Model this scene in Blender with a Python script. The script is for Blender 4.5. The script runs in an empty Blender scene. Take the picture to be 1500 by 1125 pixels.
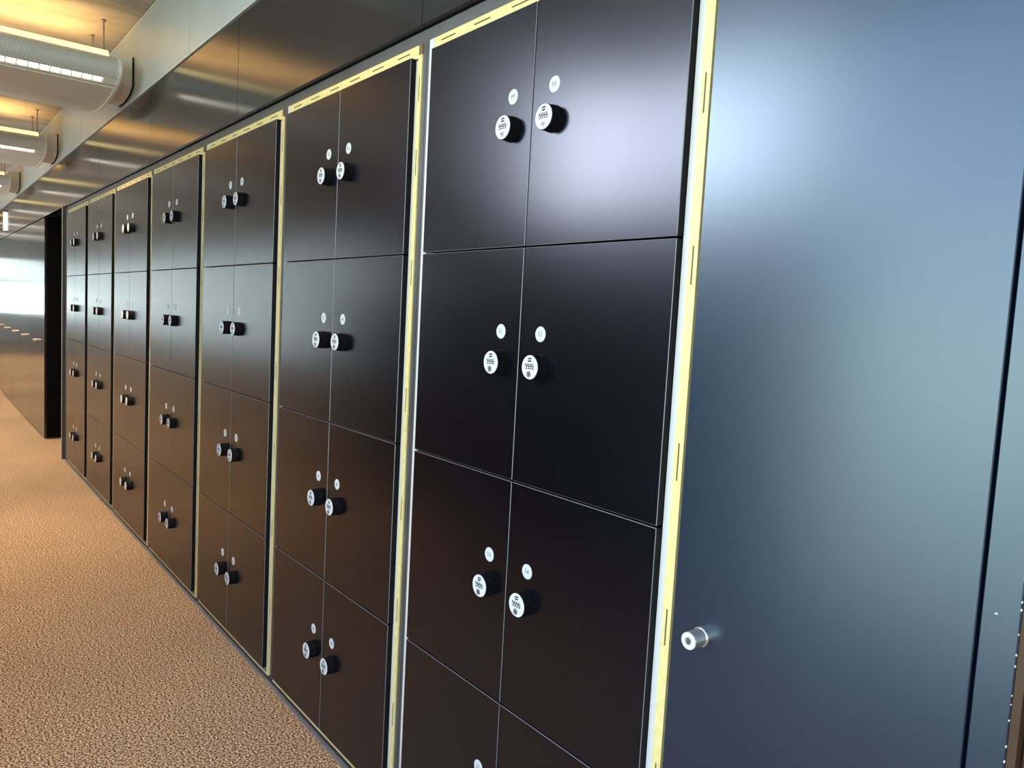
import bpy, bmesh, math, random
from mathutils import Vector, Matrix
random.seed(7)
C = bpy.context.scene.collection
H = 1.36                       # eye height: all heights below are metres above the carpet
PI = math.pi

# ------------------------------------------------------------------ materials
def new_mat(name):
    m = bpy.data.materials.new(name); m.use_nodes = True
    return m, m.node_tree.nodes, m.node_tree.links, m.node_tree.nodes['Principled BSDF']
def mat(name, col, rough=.5, metal=0., spec=.5, emit=None, es=0., coat=0.):
    m, N, L, b = new_mat(name)
    b.inputs['Base Color'].default_value = (*col, 1); b.inputs['Roughness'].default_value = rough
    b.inputs['Metallic'].default_value = metal; b.inputs['Specular IOR Level'].default_value = spec
    b.inputs['Coat Weight'].default_value = coat
    if emit:
        b.inputs['Emission Color'].default_value = (*emit, 1); b.inputs['Emission Strength'].default_value = es
    return m
def noisy(name, c1, c2, scale, rough=.6, detail=4, bump=0., bscale=None, spec=.5, rvar=0., metal=0., stretch=(1,1,1), lo=.35, hi=.65):
    m, N, L, b = new_mat(name)
    tc = N.new('ShaderNodeTexCoord'); mp = N.new('ShaderNodeMapping'); mp.inputs['Scale'].default_value = stretch
    L.new(tc.outputs['Object'], mp.inputs[0])
    n = N.new('ShaderNodeTexNoise'); n.inputs['Scale'].default_value = scale; n.inputs['Detail'].default_value = detail
    L.new(mp.outputs[0], n.inputs['Vector'])
    r = N.new('ShaderNodeValToRGB'); r.color_ramp.elements[0].position = lo; r.color_ramp.elements[1].position = hi
    r.color_ramp.elements[0].color = (*c1, 1); r.color_ramp.elements[1].color = (*c2, 1)
    L.new(n.outputs['Fac'], r.inputs[0]); L.new(r.outputs[0], b.inputs['Base Color'])
    b.inputs['Roughness'].default_value = rough; b.inputs['Specular IOR Level'].default_value = spec
    b.inputs['Metallic'].default_value = metal
    if rvar:
        mr = N.new('ShaderNodeMapRange'); mr.inputs[3].default_value = rough - rvar; mr.inputs[4].default_value = rough + rvar
        L.new(n.outputs['Fac'], mr.inputs[0]); L.new(mr.outputs[0], b.inputs['Roughness'])
    if bump:
        n2 = N.new('ShaderNodeTexNoise'); n2.inputs['Scale'].default_value = bscale or scale; n2.inputs['Detail'].default_value = 3
        L.new(mp.outputs[0], n2.inputs['Vector'])
        bp = N.new('ShaderNodeBump'); bp.inputs['Strength'].default_value = bump; bp.inputs['Distance'].default_value = .004
        L.new(n2.outputs['Fac'], bp.inputs['Height']); L.new(bp.outputs[0], b.inputs['Normal'])
    return m

M = {}
M['door'] = noisy('locker_paint', (.0011,.0011,.0028), (.0015,.0015,.0035), 3, rough=.25, rvar=.015, spec=.50); M['door'].node_tree.nodes['Principled BSDF'].inputs['Specular Tint'].default_value = (.84,.87,1,1)
M['door_edge'] = mat('door_edge_highlight', (.15,.15,.16), .3)  # lighter grey than the door: highlight of the bevels painted in
M['door_side'] = mat('door_side_black', (.004,.004,.005), .6, spec=.15)
M['cupboard'] = noisy('cupboard_paint', (.006,.011,.027), (.008,.015,.032), 2.5, rough=.29, rvar=.02, spec=1.0); M['cupboard'].node_tree.nodes['Principled BSDF'].inputs['Specular Tint'].default_value = (.74,.90,1,1)
M['far'] = noisy('far_cupboard_gloss', (.018,.018,.020), (.022,.021,.022), 2, rough=.13, rvar=.02, spec=.7)
M['upper'] = noisy('upper_panel_satin', (.022,.021,.023), (.027,.026,.028), 2, rough=.13, rvar=.015, spec=.40)
M['frame'] = noisy('frame_grey', (.062,.060,.056), (.082,.080,.074), 9, rough=.38, spec=.6)
M['frame_low'] = mat('rail_brown_black', (.03,.026,.022), .5)
M['white_liner'] = mat('white_liner', (.60,.58,.54), .4)
M['yellow'] = noisy('yellow_strip', (.70,.55,.20), (.76,.63,.27), 60, rough=.55)
M['slot'] = mat('slot_brown', (.10,.075,.03), .8)
M['corner'] = mat('corner_brown', (.16,.085,.03), .7)
M['black'] = mat('shadow_gap_black', (.004,.004,.004), .8, spec=.1)
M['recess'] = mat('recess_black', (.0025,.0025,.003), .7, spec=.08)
M['rubber'] = mat('lock_black', (.004,.004,.005), .45, spec=.22)
M['plate'] = mat('lock_face', (.62,.63,.62), .4, spec=.3)
M['mark'] = mat('lock_mark_black', (.008,.008,.008), .6, spec=.1)
M['digit'] = mat('number_grey', (.11,.11,.12), .7, spec=.1)
M['disc'] = mat('disc_white', (.56,.58,.57), .5, spec=.2)
M['chrome'] = mat('brushed_steel', (.78,.73,.64), .28, metal=.9)
M['keyring'] = mat('key_cylinder', (.30,.30,.29), .45, metal=.7)
M['keyhole'] = mat('key_slot', (.05,.045,.04), .4, metal=.6)
M['beam'] = noisy('beam_enamel', (.66,.67,.62), (.72,.73,.68), 5, rough=.42)
M['beam_end'] = mat('beam_rim_white', (.78,.76,.70), .35)
M['duct'] = mat('duct_enamel', (.72,.71,.66), .45)
M['rod'] = mat('rod_steel', (.30,.28,.25), .35, metal=.8)
M['fascia'] = noisy('fascia_enamel', (.49,.55,.55), (.53,.59,.59), 3, rough=.36, rvar=.03)
M['fascia_lip'] = mat('fascia_lip', (.75,.76,.73), .4)
M['uplight'] = mat('warm_uplight', (.9,.8,.5), .5, emit=(1,.80,.36), es=1.25)
M['tube'] = mat('louvre_light', (.9,.9,.85), .5, emit=(1,.94,.82), es=1.7)
M['louvre'] = mat('louvre_white', (.85,.83,.76), .35)
M['wall'] = mat('wall_paint', (.72,.70,.67), .7)
M['sill'] = noisy('low_cabinet_dark', (.02,.02,.024), (.03,.03,.034), 4, rough=.4)
M['winframe'] = mat('window_frame_metal', (.30,.32,.33), .4)
M['blind'] = mat('blind_cloth', (.8,.8,.76), .9)
b_ = M['blind'].node_tree; tr = b_.nodes.new('ShaderNodeBsdfTranslucent'); tr.inputs[0].default_value = (.90,.88,.82,1)
ms = b_.nodes.new('ShaderNodeMixShader'); ms.inputs[0].default_value = .8
b_.links.new(b_.nodes['Principled BSDF'].outputs[0], ms.inputs[1]); b_.links.new(tr.outputs[0], ms.inputs[2]); tp = b_.nodes.new('ShaderNodeBsdfTransparent'); m2 = b_.nodes.new('ShaderNodeMixShader'); m2.inputs[0].default_value = .22
b_.links.new(ms.outputs[0], m2.inputs[1]); b_.links.new(tp.outputs[0], m2.inputs[2]); b_.links.new(m2.outputs[0], b_.nodes['Material Output'].inputs[0])
M['brown'] = noisy('brown_veneer', (.050,.026,.013), (.085,.045,.022), 14, rough=.45, spec=.2, stretch=(1,1,.12))
M['strip'] = mat('floor_edge_strip', (.36,.33,.31), .4, metal=.3)
M['white_lamp'] = mat('lamp_white', (.9,.9,.9), .4, emit=(1,1,1), es=2.5)

# concrete ceiling
m, N, L, b = new_mat('ceiling_concrete')
tc = N.new('ShaderNodeTexCoord'); mp = N.new('ShaderNodeMapping'); mp.inputs['Scale'].default_value = (3.2,.9,1)
n1 = N.new('ShaderNodeTexNoise'); n1.inputs['Scale'].default_value = 2.2; n1.inputs['Detail'].default_value = 8; n1.inputs['Roughness'].default_value = .62
rp = N.new('ShaderNodeValToRGB'); rp.color_ramp.elements[0].position = .3; rp.color_ramp.elements[1].position = .72
rp.color_ramp.elements[0].color = (.33,.30,.26,1); rp.color_ramp.elements[1].color = (.62,.57,.49,1)
L.new(tc.outputs['Object'], mp.inputs[0]); L.new(mp.outputs[0], n1.inputs['Vector']); L.new(n1.outputs['Fac'], rp.inputs[0]); L.new(rp.outputs[0], b.inputs['Base Color'])
b.inputs['Roughness'].default_value = .75
M['ceiling'] = m
# carpet: short loop pile in mixed browns and greys
m, N, L, b = new_mat('carpet_loop')
tc = N.new('ShaderNodeTexCoord')
n1 = N.new('ShaderNodeTexNoise'); n1.inputs['Scale'].default_value = 150; n1.inputs['Detail'].default_value = 3; n1.inputs['Roughness'].default_value = .7
n2 = N.new('ShaderNodeTexVoronoi'); n2.inputs['Scale'].default_value = 190
n3 = N.new('ShaderNodeTexNoise'); n3.inputs['Scale'].default_value = 1.3; n3.inputs['Detail'].default_value = 3
for q in (n1, n2, n3): L.new(tc.outputs['Object'], q.inputs['Vector'])
rp = N.new('ShaderNodeValToRGB'); e = rp.color_ramp.elements
e[0].position = .41; e[0].color = (.085,.038,.014,1); e[1].position = .585; e[1].color = (1.0,.78,.52,1)
k = e.new(.50); k.color = (.53,.29,.135,1)
L.new(n1.outputs['Fac'], rp.inputs[0])
mx = N.new('ShaderNodeMix'); mx.data_type = 'RGBA'; mx.blend_type = 'MULTIPLY'; mx.inputs[0].default_value = .35
L.new(rp.outputs[0], mx.inputs[6]); L.new(n3.outputs['Fac'], mx.inputs[7]); L.new(mx.outputs[2], b.inputs['Base Color'])
b.inputs['Roughness'].default_value = .95; b.inputs['Specular IOR Level'].default_value = .15
bn = N.new('ShaderNodeBump'); bn.inputs['Strength'].default_value = .6; bn.inputs['Distance'].default_value = .004
L.new(n2.outputs['Distance'], bn.inputs['Height']); L.new(bn.outputs[0], b.inputs['Normal'])
M['carpet'] = m
# perforated sheet
m, N, L, b = new_mat('perforated_sheet')
tc = N.new('ShaderNodeTexCoord'); sp = N.new('ShaderNodeSeparateXYZ'); cb = N.new('ShaderNodeCombineXYZ')
L.new(tc.outputs['Object'], sp.inputs[0]); L.new(sp.outputs['Y'], cb.inputs[0]); L.new(sp.outputs['Z'], cb.inputs[1])
mp = N.new('ShaderNodeMapping'); mp.inputs['Rotation'].default_value = (0,0,PI/4)
vo = N.new('ShaderNodeTexVoronoi'); vo.voronoi_dimensions = '2D'; vo.inputs['Scale'].default_value = 112; vo.inputs['Randomness'].default_value = 0
L.new(cb.outputs[0], mp.inputs[0]); L.new(mp.outputs[0], vo.inputs['Vector'])
rp = N.new('ShaderNodeValToRGB'); rp.color_ramp.elements[0].position = .27; rp.color_ramp.elements[1].position = .33
rp.color_ramp.elements[0].color = (.16,.16,.15,1); rp.color_ramp.elements[1].color = (.72,.72,.68,1)
L.new(vo.outputs['Distance'], rp.inputs[0]); L.new(rp.outputs[0], b.inputs['Base Color']); b.inputs['Roughness'].default_value = .45
M['perf'] = m

# ------------------------------------------------------------------ mesh helpers
def link(name, me, parent=None, loc=(0,0,0)):
    o = bpy.data.objects.new(name, me); C.objects.link(o); o.location = loc
    if parent: o.parent = parent
    return o
def finish(bm, name, mats, smooth=False):
    bmesh.ops.recalc_face_normals(bm, faces=bm.faces)
    me = bpy.data.meshes.new(name); bm.to_mesh(me); bm.free()
    for k in (mats if isinstance(mats, (list, tuple)) else [mats]): me.materials.append(k)
    if smooth:
        me.polygons.foreach_set('use_smooth', [True]*len(me.polygons)); me.set_sharp_from_angle(angle=math.radians(35))
    return me
def bx(bm, x0, x1, y0, y1, z0, z1, mi=0, bevel=0., bmi=None):
    r = bmesh.ops.create_cube(bm, size=1, matrix=Matrix.Translation(((x0+x1)/2,(y0+y1)/2,(z0+z1)/2)) @ Matrix.Diagonal((x1-x0,y1-y0,z1-z0,1)))
    fs = set(f for v in r['verts'] for f in v.link_faces)
    for f in fs: f.material_index = mi
    if bevel:
        es = list(set(e for v in r['verts'] for e in v.link_edges))
        rb = bmesh.ops.bevel(bm, geom=es, offset=bevel, segments=1, affect='EDGES')
        if bmi is not None:
            for f in rb['faces']: f.material_index = bmi
def cyl(bm, x, y0, y1, z, r0, r1=None, n=32, mi=0, ribs=0, rib=0.):      # axis along y, y0 = front
    r1 = r0 if r1 is None else r1
    rings = []
    for (y, r) in ((y0, r0), (y1, r1)):
        ring = []
        for i in range(n):
            a = 2*PI*i/n
            rr = r - (rib if ribs and (i % 2) else 0)
            ring.append(bm.verts.new((x + rr*math.cos(a), y, z + rr*math.sin(a))))
        rings.append(ring)
    for i in range(n):
        j = (i+1) % n
        f = bm.faces.new((rings[0][i], rings[0][j], rings[1][j], rings[1][i])); f.material_index = mi
    f = bm.faces.new(rings[0]); f.material_index = mi
    f = bm.faces.new(rings[1]); f.material_index = mi
def tube_z(bm, x, y, z0, z1, r, n=10):
    bmesh.ops.create_cone(bm, cap_ends=True, segments=n, radius1=r, radius2=r, depth=z1-z0, matrix=Matrix.Translation((x,y,(z0+z1)/2)))
def prism_y(bm, prof, y0, y1, mi=0, closed=True, caps=True):
    a = [bm.verts.new((x, y0, z)) for x, z in prof]; b_ = [bm.verts.new((x, y1, z)) for x, z in prof]
    n = len(prof)
    for i in range(n if closed else n-1):
        j = (i+1) % n
        f = bm.faces.new((a[i], a[j], b_[j], b_[i])); f.material_index = mi
    if caps and closed:
        for r in (a, b_):
            f = bm.faces.new(r); f.material_index = mi
def ob(name, bm, mats, parent=None, loc=(0,0,0), smooth=False):
    return link(name, finish(bm, name, mats, smooth), parent, loc)
def box_obj(name, x0, x1, y0, y1, z0, z1, m, parent=None, bevel=0.):
    bm = bmesh.new(); bx(bm, x0, x1, y0, y1, z0, z1, bevel=bevel); return ob(name, bm, m, parent)
def structure(o): o['kind'] = 'structure'; return o
def thing(name, label, cat, loc=(0,0,0), group=None):
    o = bpy.data.objects.new(name, None); C.objects.link(o); o.location = loc; o.empty_display_size = .05
    o['label'] = label; o['category'] = cat
    if group: o['group'] = group
    return o

# ------------------------------------------------------------------ the wall of lockers: measures
X0, P, W = -1.6364, .8938, .7969            # left edge of the nearest bank, bank pitch, width of a pair of doors
ZR = [1.9992, 1.5098, 1.0189, .5275, .0462] # row boundaries above the carpet
T = .0155                                   # door thickness: doors stand proud of the frame
XR = X0 + W                                 # right edge of nearest bank
YP = .0195                                  # front plane of the grey frame
NB = 7
def ring(i):                                # left edge of ring, end of white, end of yellow on the right
    bl = X0 - i*P; br = bl + W
    return (bl-.0340, br+.0139, br+.0325) if i == 0 else (bl-.0340, br+.0095, br+.0275)
RAIL0, RAIL1, GAP1 = 2.0325, 2.0635, 2.068
XE = -7.2                                    # far end of the locker run

# ------------------------------------------------------------------ shell
XN, XF, YW, ZC = 2.6, -25.0, -2.25, 2.857
o = structure(box_obj('floor', XF-.1, XN+.1, YW-.1, 1.6, -.05, 0, M['carpet']))
o = structure(box_obj('ceiling', XF-.1, XN+.1, YW-.1, 1.6, ZC, ZC+.1, M['ceiling']))
structure(box_obj('wall_near', XN, XN+.1, YW, 1.6, 0, ZC, M['wall']))

# wall_right: dark backing, upper satin panels, white fascia panels
bm = bmesh.new()
bx(bm, XF, XN, .05, .55, GAP1, ZC)                                       # bulkhead carrying the panels
bx(bm, XF, XN, .55, .60, 0, ZC)
wr = structure(ob('wall_right', bm, M['black']))
xs = [-.343 - 1.3445*k for k in range(-2, 19)]
for a, b_ in zip(xs[1:], xs[:-1]):
    if a < XF: a = XF
    bm = bmesh.new(); bx(bm, a+.0015, b_-.0015, 0, .05, GAP1, 2.443, bevel=.001)
    ob('upper_panel', bm, M['upper'], wr)
xs = [-3.686 - 1.342*k for k in range(-4, 16)]
for a, b_ in zip(xs[1:], xs[:-1]):
    bm = bmesh.new()
    bx(bm, a+.004, b_-.004, -.002, .05, 2.452, ZC-.006, mi=0, bevel=.001)
    bx(bm, a+.004, b_-.004, -.004, -.0015, 2.452, 2.457, mi=1)
    bx(bm, a+.004, b_-.004, -.004, -.0015, ZC-.012, ZC-.004, mi=1)
    ob('fascia_panel', bm, [M['fascia'], M['fascia_lip']], wr)

# grey frame around the seven banks
bm = bmesh.new()
bx(bm, XE, -.795, YP, .045, RAIL0, RAIL1)                                # top rail
bx(bm, XE, -.795, .034, .05, RAIL1, GAP1, mi=2)                          # black shadow gap
bx(bm, XE, -.795, YP, .045, 0, .018, mi=1)                               # bottom rail
for i in range(NB):
    l = ring(i)[0]; nl = ring(i+1)[2] + .0012 if i < NB-1 else XE
    bx(bm, nl, l-.0008, YP, .045, .018, RAIL0)                           # post left of bank i
    xm = (nl + l)/2
    if i < NB-1: bx(bm, xm-.0008, xm+.0008, YP-.0006, YP, .018, RAIL0, mi=3)
structure(ob('trim_1', bm, [M['frame'], M['frame_low'], M['black'], M['frame_low']]))
structure(box_obj('baseboard_right', XE, -.795, .004, YP, 0, .0015, M['strip']))

# recessed yellow slotted edging of each bank
ORD = ['nearest','second','third','fourth','fifth','sixth','farthest']
for i in range(NB):
    l, wr_, r = ring(i); bl = X0 - i*P; br = bl + W
    nm = ORD[i]
    t = thing('slotted_edging', ('yellow slotted edging strip framing the %s locker bank' % nm) + (' beside the tall cupboard' if i == 0 else ' from the cupboard'),
              'edging strip', (bl, 0, 0), 'yellow slotted edging around the locker banks')
    def strip(name, boxes, slots=(), mm=None):
        bm = bmesh.new()
        for q in boxes: bx(bm, *q)
        for q in slots: bx(bm, *q, mi=1)
        return link(name, finish(bm, name, mm or [M['yellow'], M['slot']]), t, (-bl, 0, 0))
    y0, y1 = T+.0005, .045
    sl = [(bl+c-.0305, bl+c+.0305, y0-.0004, y0, 2.0179, 2.0211) for c in (.047,.184,.322,.456,.594,.733)]
    strip('top_strip', [(bl-.0105, r-.017, y0, y1, ZR[0]+.0006, RAIL0-.001)], sl)
    strip('corner_block', [(r-.0165, r, y0+.001, y1, ZR[0]+.0080, RAIL0-.001)], mm=[M['corner']])
    xm = (wr_ + r)/2
    sl = [(xm-.0014, xm+.0014, y0-.0004, y0, H+c-.032, H+c+.032) for c in (.564,.381,.104,-.225,-.513,-.79,-1.08)]
    strip('side_strip', [(wr_, r, y0, y1, .026, ZR[0]+.0075)], sl)
    strip('bottom_strip', [(bl-.0105, r-.012, y0, y1, .0185, .0255)])
    bm = bmesh.new()
    bx(bm, br+.0006, wr_-.0001, y0+.0002, y1, .026, ZR[0]-.0045)
    bx(bm, l, bl-.0112, y0-.0005, y1, .0185, RAIL0-.001)
    ob('white_liner', bm, M['white_liner'], t, (-bl,0,0))

# ------------------------------------------------------------------ lockers
def text_mesh(s, size):
    cu = bpy.data.curves.new('digits', 'FONT'); cu.body = s; cu.size = size; cu.extrude = .00012
    cu.align_x = 'CENTER'; cu.align_y = 'CENTER'; cu.resolution_u = 2
    o = bpy.data.objects.new('digits', cu); C.objects.link(o)
    bpy.context.view_layer.update()
    me = bpy.data.meshes.new_from_object(o.evaluated_get(bpy.context.evaluated_depsgraph_get()))
    bpy.data.objects.remove(o); bpy.data.curves.remove(cu)
    me.transform(Matrix.Rotation(PI/2, 4, 'X'))                          # stands up, reads from -y
    me.materials.clear(); me.materials.append(M['digit'])
    return me
DW = (W - .003)/2
def door_mesh(z0, z1):
    bm = bmesh.new()
    bx(bm, 0, DW, 0, T, z0, z1, mi=0, bevel=.0011, bmi=1)
    bm.normal_update()
    for f in bm.faces:
        if f.material_index == 0 and abs(f.calc_center_median().y - 0) > .0005: f.material_index = 2
        elif f.material_index == 1 and f.calc_center_median().y > .005: f.material_index = 2
    return finish(bm, 'door', [M['door'], M['door_edge'], M['door_side']])
def body_mesh(z0, z1):
    bm = bmesh.new()
    bx(bm, .001, DW-.001, T+.0008, .50, z0+.001, z1-.001)
    return finish(bm, 'cabinet_body', M['door_side'])
G = .0019
rows = []
for k in range(4):
    zt = ZR[k] - (G if k else 0); zb = ZR[k+1] + (G if k < 3 else 0)
    h = zt - zb
    rows.append((zb, door_mesh(0, h), body_mesh(0, h)))
# lock pieces (origin: lock axis on the door face, looking down +y)
LR, LL = .0252, .0235
bm = bmesh.new()
cyl(bm, 0, -LL+.0015, -.0035, 0, LR, LR+.0004, n=64, ribs=1, rib=.0011)
cyl(bm, 0, -.0035, 0, 0, LR+.0016, n=48)
cyl(bm, 0, -LL+.0001, -LL+.0015, 0, LR-.0012, LR, n=64)
lock_body = finish(bm, 'combination_lock', M['rubber'], True)
bm = bmesh.new(); cyl(bm, 0, -LL-.0008, -LL+.0004, 0, LR-.0015, LR-.0008, n=48)
face_plate = finish(bm, 'face_plate', M['plate'], True)
yf = -LL-.0008
bm = bmesh.new()                                                          # oval emblem, split by a slanting gap
for s in (1, -1):
    pts = []
    for q in range(13):
        a = PI*q/12
        pts.append((.0066*math.cos(a), .0010 + .0032*math.sin(a)))
    vs = [bm.verts.new((s*x, yf-.0003, .0150 + s*(z) + .10*s*x)) for x, z in pts]
    wsb = [bm.verts.new((v.co.x, yf, v.co.z)) for v in vs]
    bm.faces.new(vs)
    for q in range(13): bm.faces.new((vs[q], vs[(q+1) % 13], wsb[(q+1) % 13], wsb[q]))
emblem = finish(bm, 'emblem', M['mark'])
def dial_mesh():
    bm = bmesh.new()
    for (dx, dz, w, h) in ((-.0008,.0046,.0044,.0020), (-.0022,.0028,.0016,.0040), (.0008,.0008,.0050,.0021), (.0018,-.0016,.0017,.0042), (-.0002,-.0042,.0046,.0020)):
        bx(bm, dx-w/2, dx+w/2, -.0004, 0, dz-h/2, dz+h/2)
    return finish(bm, 'dial', M['mark'])
dial = dial_mesh()
bm = bmesh.new(); cyl(bm, 0, -.0012, 0, 0, .0064, n=28); cyl(bm, 0, -.0016, -.0012, 0, .0048, n=28)
bx(bm, -.0005, .0005, -.0019, -.0016, -.0026, .0026, mi=1)
bx(bm, .0012, .0030, -.0018, -.0016, -.0022, .0020, mi=1)
key_cyl = finish(bm, 'keyhole', [M['keyring'], M['keyhole']], True)
bm = bmesh.new(); cyl(bm, 0, -.0009, 0, 0, .0150, .0158, n=40)
plate_me = finish(bm, 'number_plate', M['disc'], True)

ROWN = ['top row','second row','third row','bottom row']
BANK = ['nearest bank','second bank from the cupboard','third bank from the cupboard','middle bank','third bank from the dark doorway','second bank from the dark doorway','farthest bank']
for i in range(NB):
    num0 = 49 - 8*i
    for k in range(4):
        zb, dme, bme = rows[k]
        for s in (0, 1):
            num = num0 + 2*k + s
            x = X0 - i*P + s*(DW + .003)
            side = 'left' if s == 0 else 'right'
            if i == 0: lb = 'dark navy locker with white number %d disc, %s, %s door, nearest bank' % (num, ROWN[k], side)
            else: lb = 'dark locker, combination lock, %s, %s door, %s' % (ROWN[k], side, BANK[i])
            t = thing('locker', lb, 'locker', (x, 0, zb), 'numbered lockers in the long wall')
            assert len(lb.replace('-',' ').split()) <= 16, lb
            link('cabinet_body', bme, t); link('door', dme, t)
            dx = (W/2 - .0655) if s == 0 else (W/2 + .0655 - DW - .003)
            zt = ZR[k]
            zd = zt - .1775 - zb; zl = zd - .0668
            if k == 0: zd += .001; zl += .001
            lk = link('combination_lock', lock_body, t, (dx, 0, zl))
            link('face_plate', face_plate, lk)
            if i < 4:
                link('emblem', emblem, lk)
                for q in range(4): link('dial', dial, lk, (-.0102 + .0068*q, yf, .0016))
                link('keyhole', key_cyl, lk, (-.001, yf, -.0138))
            npl = link('number_plate', plate_me, t, (dx, 0, zd))
            if i < 3:
                link('number', text_mesh(str(num), .0135), npl, (0, -.0010, 0))

# ------------------------------------------------------------------ tall cupboard on the right
cx0, cx1 = -.7905, -.3405
t = thing('tall_cupboard', 'tall dark blue cupboard with a single steel knob right of the lockers', 'cupboard', (cx0, 0, 0))
bm = bmesh.new(); bx(bm, 0, cx1-cx0, 0, .019, .04, 2.03, mi=0, bevel=.0012, bmi=1); ob('door', bm, [M['cupboard'], M['cupboard']], t)
bm = bmesh.new(); bx(bm, cx1+.0045-cx0, -.295-cx0, 0, .5, .0, 2.05, mi=0, bevel=.0014, bmi=0)
for q in range(34):                                                       # chipped paint along the outer edge
    z = .60 + q*.0215 + random.uniform(-.011,.011); q_ = random.uniform(.0005,.0013)
    bx(bm, -.295-cx0-q_*1.1, -.295-cx0+.0003, -.0003, .002, z-q_, z+q_*1.6, mi=1)
bx(bm, -.3215-cx0, -.3185-cx0, -.0004, .0005, H-.315, H-.313, mi=1)
ob('side_panel', bm, [M['cupboard'], M['disc']], t)
bm = bmesh.new(); bx(bm, .001, cx1-cx0+.004, .022, .5, .0, 2.05, mi=0); ob('cabinet_body', bm, M['black'], t)
bm = bmesh.new()
cyl(bm, 0, -.0305, -.003, 0, .0146, .0146, n=48); cyl(bm, 0, -.0318, -.0305, 0, .0138, .0146, n=48); cyl(bm, 0, -.003, 0, 0, .0160, .0160, n=48)
cyl(bm, 0, -.0321, -.0317, 0, .0134, .0137, n=48, mi=1); kn = ob('knob', bm, [M['chrome'], M['plate']], t, (-.7315-cx0, 0, H-.4945), True)
bm = bmesh.new(); cyl(bm, 0, -.0326, -.0316, 0, .0062, n=28); bx(bm, -.0009, .0009, -.0331, -.0326, -.0045, .0045, mi=1); bx(bm, .0022, .0036, -.0331, -.0326, -.003, .003, mi=1)
ob('keyhole', bm, [M['keyring'], M['keyhole']], kn, smooth=True)
# brown return beyond the cupboard
bm = bmesh.new(); bx(bm, -.2945, -.2850, .0025, .5, 0, GAP1); bx(bm, -.2835, .9, .020, .5, 0, GAP1); bx(bm, .9, XN, .020, .5, 0, GAP1)
structure(ob('trim_2', bm, M['brown']))
bm = bmesh.new(); bx(bm, -.795, .9, .03, .5, 2.0505, GAP1)
structure(ob('trim_3', bm, M['black']))

# ------------------------------------------------------------------ dark doorway between the locker run and the far cupboards
bm = bmesh.new()
bx(bm, XE-.030, XE, -.004, .05, 0, RAIL1+.014, mi=0)
bx(bm, XE-.012, XE-.004, -.0055, -.004, 0, RAIL1+.01, mi=1)  # pale strip: highlight painted down the end post
structure(ob('trim_4', bm, [M['frame'], M['fascia_lip']]))
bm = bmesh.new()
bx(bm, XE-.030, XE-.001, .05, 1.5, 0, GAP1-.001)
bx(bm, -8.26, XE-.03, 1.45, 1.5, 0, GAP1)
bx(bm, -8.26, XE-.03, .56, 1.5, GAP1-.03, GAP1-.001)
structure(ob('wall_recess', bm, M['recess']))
structure(box_obj('baseboard_recess', -8.266, -8.258, .004, 1.4, 0.0, .012, M['frame']))

# ------------------------------------------------------------------ far tall cupboards
kx = [-8.80, -9.78, -10.68, -11.60, -12.52]
edges = [-8.268, -9.28, -10.18, -11.08, -12.00, -12.92]
names = ['first','second','third','fourth','fifth']
for j in range(5):
    a, b_ = edges[j+1], edges[j]
    t = thing('tall_cupboard', 'glossy dark tall cupboard, %s beyond the dark doorway' % names[j], 'cupboard', (a, 0, 0), 'glossy tall cupboards beyond the doorway')
    w = b_ - a
    bm = bmesh.new(); bx(bm, .0015, w-.0015, 0, .02, .012, GAP1-.012, bevel=.001); ob('door', bm, M['far'], t)
    bm = bmesh.new(); bx(bm, 0, w, .021, .5, 0, GAP1-.006, mi=0); ob('cabinet_body', bm, M['recess'], t)
    bm = bmesh.new(); cyl(bm, 0, -.034, 0, 0, .015, n=24); ob('knob', bm, M['chrome'], t, (kx[j]-a, 0, H-.455), True)
bm = bmesh.new()
x = -12.92
while x > XF+.5:
    bx(bm, x-.92+.0015, x-.0015, 0, .5, .012, GAP1-.012); x -= .92
structure(ob('wall_far_cladding', bm, M['far']))

# small white upright wall light on the upper panels, far left
t = thing('wall_light', 'small white upright wall light on the far upper panels', 'lamp', (-11.81, 0, 2.138))
bm = bmesh.new(); bx(bm, -.012, .012, -.022, 0, 0, .235, bevel=.003); ob('lamp_body', bm, M['white_lamp'], t)
bm = bmesh.new(); bx(bm, -.016, .016, -.024, 0, -.012, -.001); bx(bm, -.016, .016, -.024, 0, .236, .250); ob('end_cap', bm, M['frame'], t)

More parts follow.
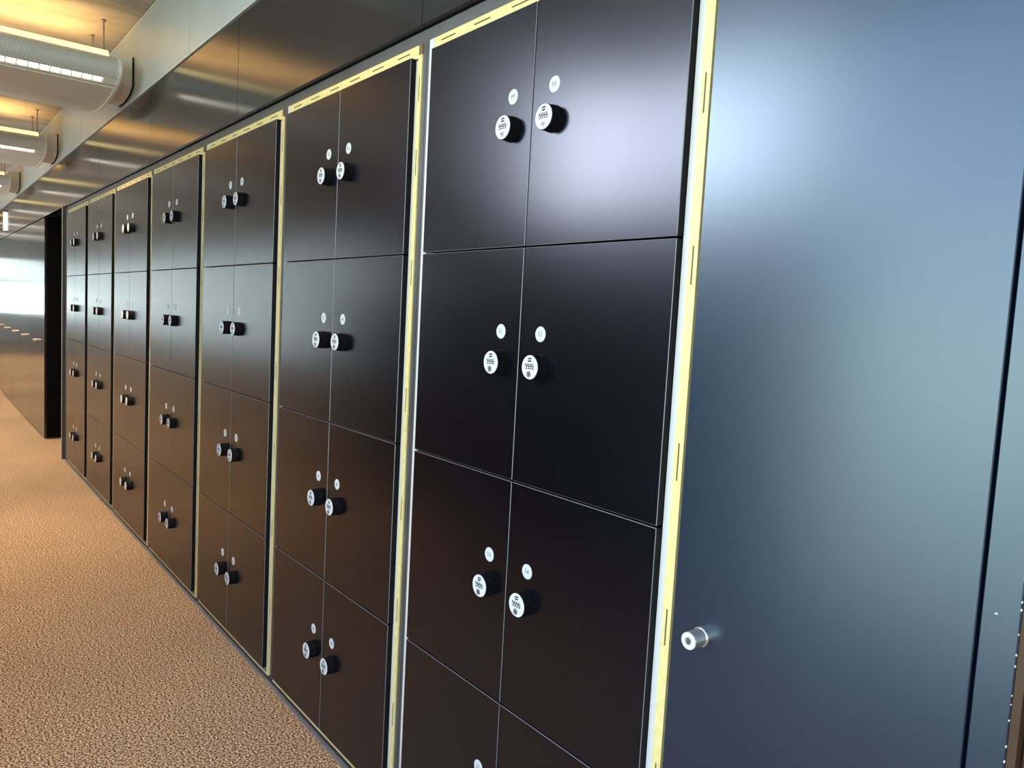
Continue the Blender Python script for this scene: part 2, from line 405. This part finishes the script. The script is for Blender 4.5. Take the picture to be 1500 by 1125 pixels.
# ------------------------------------------------------------------ chilled beams with up and down light
half = [(.0,1.072),(.10,1.074),(.18,1.080),(.26,1.089),(.33,1.100),(.375,1.110)]      # smooth underside
slot = [(.378,1.111),(.410,1.128)]
perf = [(.413,1.130),(.443,1.152),(.455,1.180),(.450,1.205),(.430,1.228),(.405,1.244)]
YA, YB = -.120, -1.62
def zz(l): return [(x, z+H) for x, z in l]
def mirror(l): return [(-x, z) for x, z in reversed(l)]
def make_beam(x, label):
    t = thing('ceiling_beam_light', label, 'ceiling light', (x, 0, 0), 'service beams with lights under the ceiling')
    bm = bmesh.new()
    th = .004
    full = mirror(half)[:-1] + half
    outer = zz(full); inner = [(a*.99, z+.004) for a, z in outer]
    prism_y(bm, outer + inner[::-1], YA, YB)
    ob('underside', bm, M['beam'], t, smooth=True)
    for s in (1, -1):
        bm = bmesh.new()
        o_ = [(s*a, z) for a, z in zz(perf)]; i_ = [(a-s*.004, z) for a, z in o_]
        prism_y(bm, o_ + i_[::-1], YA, YB)
        ob('perforated_side', bm, M['perf'], t, smooth=True)
        # louvred lamp slot
        a0, a1 = slot
        bm = bmesh.new()
        prism_y(bm, [(s*(a0[0]-.001), a0[1]+H+.006), (s*(a1[0]-.001), a1[1]+H+.004), (s*(a1[0]-.012), a1[1]+H+.012), (s*(a0[0]-.006), a0[1]+H+.014)], -.19, YB+.02)
        lamp = ob('lamp_slot', bm, M['tube'], t)
        bm = bmesh.new()
        yy = -.19
        while yy > YB+.05:
            prism_y(bm, [(s*a0[0], a0[1]+H), (s*a1[0], a1[1]+H), (s*(a1[0]-.004), a1[1]+H+.006), (s*(a0[0]-.002), a0[1]+H+.006)], yy, yy-.004)
            yy -= .047
        prism_y(bm, [(s*(a0[0]-.0022), a0[1]+H), (s*a0[0], a0[1]+H), (s*(a0[0]-.0003), a0[1]+H+.006), (s*(a0[0]-.0025), a0[1]+H+.006)], -.19, YB+.045)
        ob('louvre', bm, M['louvre'], lamp)
        bm = bmesh.new()
        prism_y(bm, [(s*a0[0], a0[1]+H), (s*a1[0], a1[1]+H), (s*(a1[0]-.006), a1[1]+H+.010), (s*(a0[0]-.002), a0[1]+H+.010)], YA, -.188)
        ob('slot_end', bm, M['duct'], t)
        # warm uplight along the upper edge
        bm = bmesh.new()
        prism_y(bm, [(s*.405, 1.246+H), (s*.386, 1.276+H), (s*.376, 1.272+H), (s*.396, 1.242+H)], -.165, -.80)
        ob('uplight_strip', bm, M['uplight'], t)
        bm = bmesh.new()
        P4 = [(s*.405, 1.245+H), (s*.392, 1.266+H), (s*.384, 1.262+H), (s*.396, 1.241+H)]
        prism_y(bm, P4, YA, -.164); ob('upper_edge', bm, M['duct'], t)
        bm = bmesh.new(); prism_y(bm, P4, -.802, YB); ob('upper_edge', bm, M['duct'], t)
    # end rim and end plate
    sec = mirror(half)[:-1] + half + slot[1:] + perf
    sec = mirror(slot[1:] + perf) + mirror(half)[:-1] + half + slot[1:] + perf
    sec = zz(sec)
    c = (0, 1.17+H)
    out = [(c[0]+(a-c[0])*1.022, c[1]+(z-c[1])*1.05) for a, z in sec]
    bm = bmesh.new(); prism_y(bm, out, YA+.008, YA-.006)
    ob('end_rim', bm, M['beam_end'], t, smooth=True)
    bm = bmesh.new()
    prism_y(bm, zz([(-.35,1.10),(.35,1.10),(.38,1.15),(.36,1.235),(-.36,1.235),(-.38,1.15)]), YA-.01, YB+.01); ob('inner_trough', bm, M['duct'], t)
    bm = bmesh.new()
    prism_y(bm, zz([(.2,1.318),(.2,1.166),(.13,1.136),(0,1.118),(-.13,1.122),(-.2,1.166),(-.2,1.318)]), -.010, YA+.004)
    ob('duct_collar', bm, M['duct'], t)
    bm = bmesh.new()
    prism_y(bm, zz([(.206,1.322),(.206,1.162),(.133,1.130),(0,1.112),(-.133,1.116),(-.206,1.162),(-.206,1.322)]), -.0045, -.0105)
    ob('gap_shadow', bm, M['black'], t)  # black sheet drawn as the shadow line between duct and fascia
    for yy in (-.146, -.95, -1.5):
        for s in (.16, -.16):
            bm = bmesh.new(); tube_z(bm, s, yy, 1.235+H, ZC, .0045)
            bmesh.ops.create_cone(bm, cap_ends=True, segments=12, radius1=.012, radius2=.012, depth=.006, matrix=Matrix.Translation((s, yy, ZC-.003)))
            ob('hanger_rod', bm, M['rod'], t)
    bm = bmesh.new(); prism_y(bm, [(.30,1.235+H),(.30,1.262+H),(.20,1.29+H),(.10,1.262+H),(.10,1.235+H)], -.42, -.424); ob('bracket', bm, M['duct'], t)
    # the lamp inside the beam that washes the ceiling
    ld = bpy.data.lights.new('uplight_lamp', 'AREA'); ld.shape = 'RECTANGLE'; ld.size = .50; ld.size_y = 1.4
    ld.energy = UP; ld.color = (1, .60, .22); ld.spread = math.radians(125)
    lo = bpy.data.objects.new('uplight_lamp', ld); C.objects.link(lo); lo.parent = t
    lo.location = (0, -.88, 1.24+H); lo.rotation_euler = (PI, 0, 0)
    if x > -2: return t
    ld = bpy.data.lights.new('louvre_lamp', 'AREA'); ld.shape = 'RECTANGLE'; ld.size = .80; ld.size_y = 1.45
    ld.energy = DOWN*((.30) if x > -3 else 1); ld.color = (1, .76, .52); ld.spread = math.radians(110)
    lo = bpy.data.objects.new('louvre_lamp', ld); C.objects.link(lo); lo.parent = t
    lo.location = (0, -.87, 1.066+H)
    return t
UP = 8.5; DOWN = 29
BL = ['largest ceiling service beam with light slot, nearest of those in view', 'second ceiling service beam from the right, with end rim and light slot', 'third ceiling service beam, half cut by the left picture edge']
for k, x in enumerate((-4.95, -7.65, -10.35)): make_beam(x, BL[k])
for k, x in enumerate((-2.25, .45, -13.05, -15.75, -18.45)):
    make_beam(x, ['ceiling service beam overhead, one bay nearer than those in view','ceiling service beam above and right of the photographer','fourth ceiling service beam, mirrored in the upper panels','fifth ceiling service beam, mirrored in the upper panels','sixth ceiling service beam, far down the corridor'][k])

# ------------------------------------------------------------------ opposite wall with windows, end wall with windows
def window(name, x0, x1, z0, z1, nm, y=YW, trans=None):
    bm = bmesh.new(); f = .05
    bx(bm, x0, x1, y-.06, y, z0, z0+f); bx(bm, x0, x1, y-.06, y, z1-f, z1)
    for q in range(nm+1):
        x = x0 + (x1-x0)*q/nm; bx(bm, max(x0, x-f/2), min(x1, x+f/2), y-.06, y, z0+f, z1-f)
    if trans: bx(bm, x0, x1, y-.05, y-.01, trans, trans+.04)
    structure(ob(name, bm, M['winframe']))
wins = [(-1.85, XN-.05, .12, 2.80, 3), (-3.95, -2.0, 1.98, 2.84, 2), (-15.6, -5.9, .75, 2.10, 8), (-24.8, -15.9, .75, 2.10, 8)]
bm = bmesh.new()
cur = XN
for (a, b_, z0, z1, n) in wins:
    bx(bm, b_, cur, YW-.12, YW, 0, ZC)
    bx(bm, a, b_, YW-.12, YW, 0, z0, mi=0); bx(bm, a, b_, YW-.12, YW, z1, ZC)
    cur = a
bx(bm, XF, cur, YW-.12, YW, 0, ZC)
structure(ob('wall_left', bm, M['wall']))
for k, (a, b_, z0, z1, n) in enumerate(wins): window('window_%d' % (k+1), a, b_, z0, z1, n)
# low dark cabinets under the high windows
t = thing('low_cabinet', 'long dark cabinet run under the high windows, behind the photographer', 'cabinet', (-5.8, YW, 0))
bm = bmesh.new(); bx(bm, 0, 3.8, .002, .45, 0, 1.45, bevel=.004); ob('cabinet_body', bm, M['sill'], t)
bm = bmesh.new(); bx(bm, -.01, 3.81, .002, .47, 1.451, 1.475, bevel=.002); ob('worktop', bm, M['sill'], t)
# end wall
bm = bmesh.new(); y0, y1, z0, z1 = YW, .0, .76, 2.32
bx(bm, XF-.1, XF, YW, .6, 0, z0); bx(bm, XF-.1, XF, YW, .6, z1, ZC); bx(bm, XF-.1, XF, -.1, .6, z0, z1)
structure(ob('wall_end', bm, M['wall']))
bm = bmesh.new()
for q in range(6):
    y = YW + .03 + (2.15-.06)*q/5; bx(bm, XF-.06, XF, y-.03, y+.03, z0, z1); bx(bm, XF-.05, XF-.02, y+.19, y+.22, z0, z1 if q < 5 else z0+.01)
bx(bm, XF-.06, XF, YW, -.1, z0, z0+.05); bx(bm, XF-.06, XF, YW, -.1, z1-.05, z1); bx(bm, XF-.06, XF, YW, -.1, 1.62, 1.68)
structure(ob('window_5', bm, M['winframe']))
def blinds(x0, x1, z0, z1, n, k):
    bm = bmesh.new(); w_ = (x1-x0)/n
    for q in range(n): bx(bm, x0+w_*q+.03, x0+w_*(q+1)-.03, YW-.022, YW-.018, z0+.05, z1-.02)
    structure(ob('window_blind_%d' % k, bm, M['blind']))
for k in (2, 3): blinds(*wins[k], k+1)
bm = bmesh.new()
for q in range(5):
    y = YW + .03 + 2.09*q/5; bx(bm, XF-.03, XF-.027, y+.03, y+.39, 1.66, z1-.03)
structure(ob('window_blind_5', bm, M['blind']))

# ------------------------------------------------------------------ daylight
w = bpy.data.worlds.new('sky'); bpy.context.scene.world = w; w.use_nodes = True
N = w.node_tree.nodes; L = w.node_tree.links; bg = N['Background']
tc = N.new('ShaderNodeTexCoord'); sp = N.new('ShaderNodeSeparateXYZ'); L.new(tc.outputs['Generated'], sp.inputs[0])
rp = N.new('ShaderNodeValToRGB'); e = rp.color_ramp.elements
e[0].position = .38; e[0].color = (.16,.20,.19,1); e[1].position = .80; e[1].color = (.12,.18,.32,1)
k = e.new(.485); k.color = (.48,.56,.49,1); k = e.new(.54); k.color = (.34,.42,.46,1); k = e.new(.60); k.color = (.19,.26,.38,1)
mr = N.new('ShaderNodeMapRange'); mr.inputs[1].default_value = -1; mr.inputs[2].default_value = 1
L.new(sp.outputs['Z'], mr.inputs[0]); L.new(mr.outputs[0], rp.inputs[0])
# veiled sun: a broad white glow low in the sky
dt = N.new('ShaderNodeVectorMath'); dt.operation = 'DOT_PRODUCT'; nz = N.new('ShaderNodeVectorMath'); nz.operation = 'NORMALIZE'
L.new(tc.outputs['Generated'], nz.inputs[0]); L.new(nz.outputs[0], dt.inputs[0])
dt.inputs[1].default_value = Vector((-1.0,-1,.33)).normalized()
gl = N.new('ShaderNodeMapRange'); gl.interpolation_type = 'SMOOTHSTEP'; gl.inputs[1].default_value = .968; gl.inputs[2].default_value = .999
L.new(dt.outputs['Value'], gl.inputs[0])
ad = N.new('ShaderNodeMix'); ad.data_type = 'RGBA'; ad.blend_type = 'MIX'; ad.inputs[7].default_value = (1.75,1.9,2.15,1)
L.new(gl.outputs[0], ad.inputs[0]); L.new(rp.outputs[0], ad.inputs[6]); L.new(ad.outputs[2], bg.inputs['Color'])
bg.inputs['Strength'].default_value = 15.0
def portal(x0, x1, z0, z1, y=YW-.07):
    ld = bpy.data.lights.new('window_portal', 'AREA'); ld.shape = 'RECTANGLE'; ld.size = x1-x0; ld.size_y = z1-z0
    ld.cycles.is_portal = True
    lo = bpy.data.objects.new('window_portal', ld); C.objects.link(lo)
    lo.location = ((x0+x1)/2, y, (z0+z1)/2); lo.rotation_euler = (PI/2, 0, PI) 
    lo.rotation_euler = Vector((0,1,0)).to_track_quat('-Z', 'Y').to_euler()
for (a, b_, z0, z1, n) in wins: portal(a, b_, z0, z1)

# ------------------------------------------------------------------ camera
f_px, yaw, pitch, roll = 1117.7086, .8983, .0849, .0536
cy, sy = math.cos(yaw), math.sin(yaw)
F = Vector((-sy*math.cos(pitch), cy*math.cos(pitch), -math.sin(pitch)))
R0 = Vector((cy, sy, 0)); U0 = R0.cross(F)
R = R0*math.cos(roll) + U0*math.sin(roll); U = R.cross(F)
cd = bpy.data.cameras.new('camera'); cam = bpy.data.objects.new('camera', cd); C.objects.link(cam)
mw = Matrix((R, U, -F)).transposed().to_4x4(); mw.translation = Vector((0, -1, H)); cam.matrix_world = mw
cd.sensor_fit = 'HORIZONTAL'; cd.sensor_width = 36; cd.lens = f_px/1500*36; cd.clip_start = .02; cd.clip_end = 200
sc = bpy.context.scene; sc.camera = cam
sc.view_settings.view_transform = 'Standard'; sc.view_settings.look = 'None'; sc.view_settings.gamma = 1
sc.view_settings.use_curve_mapping = False; sc.view_settings.exposure = 0.0
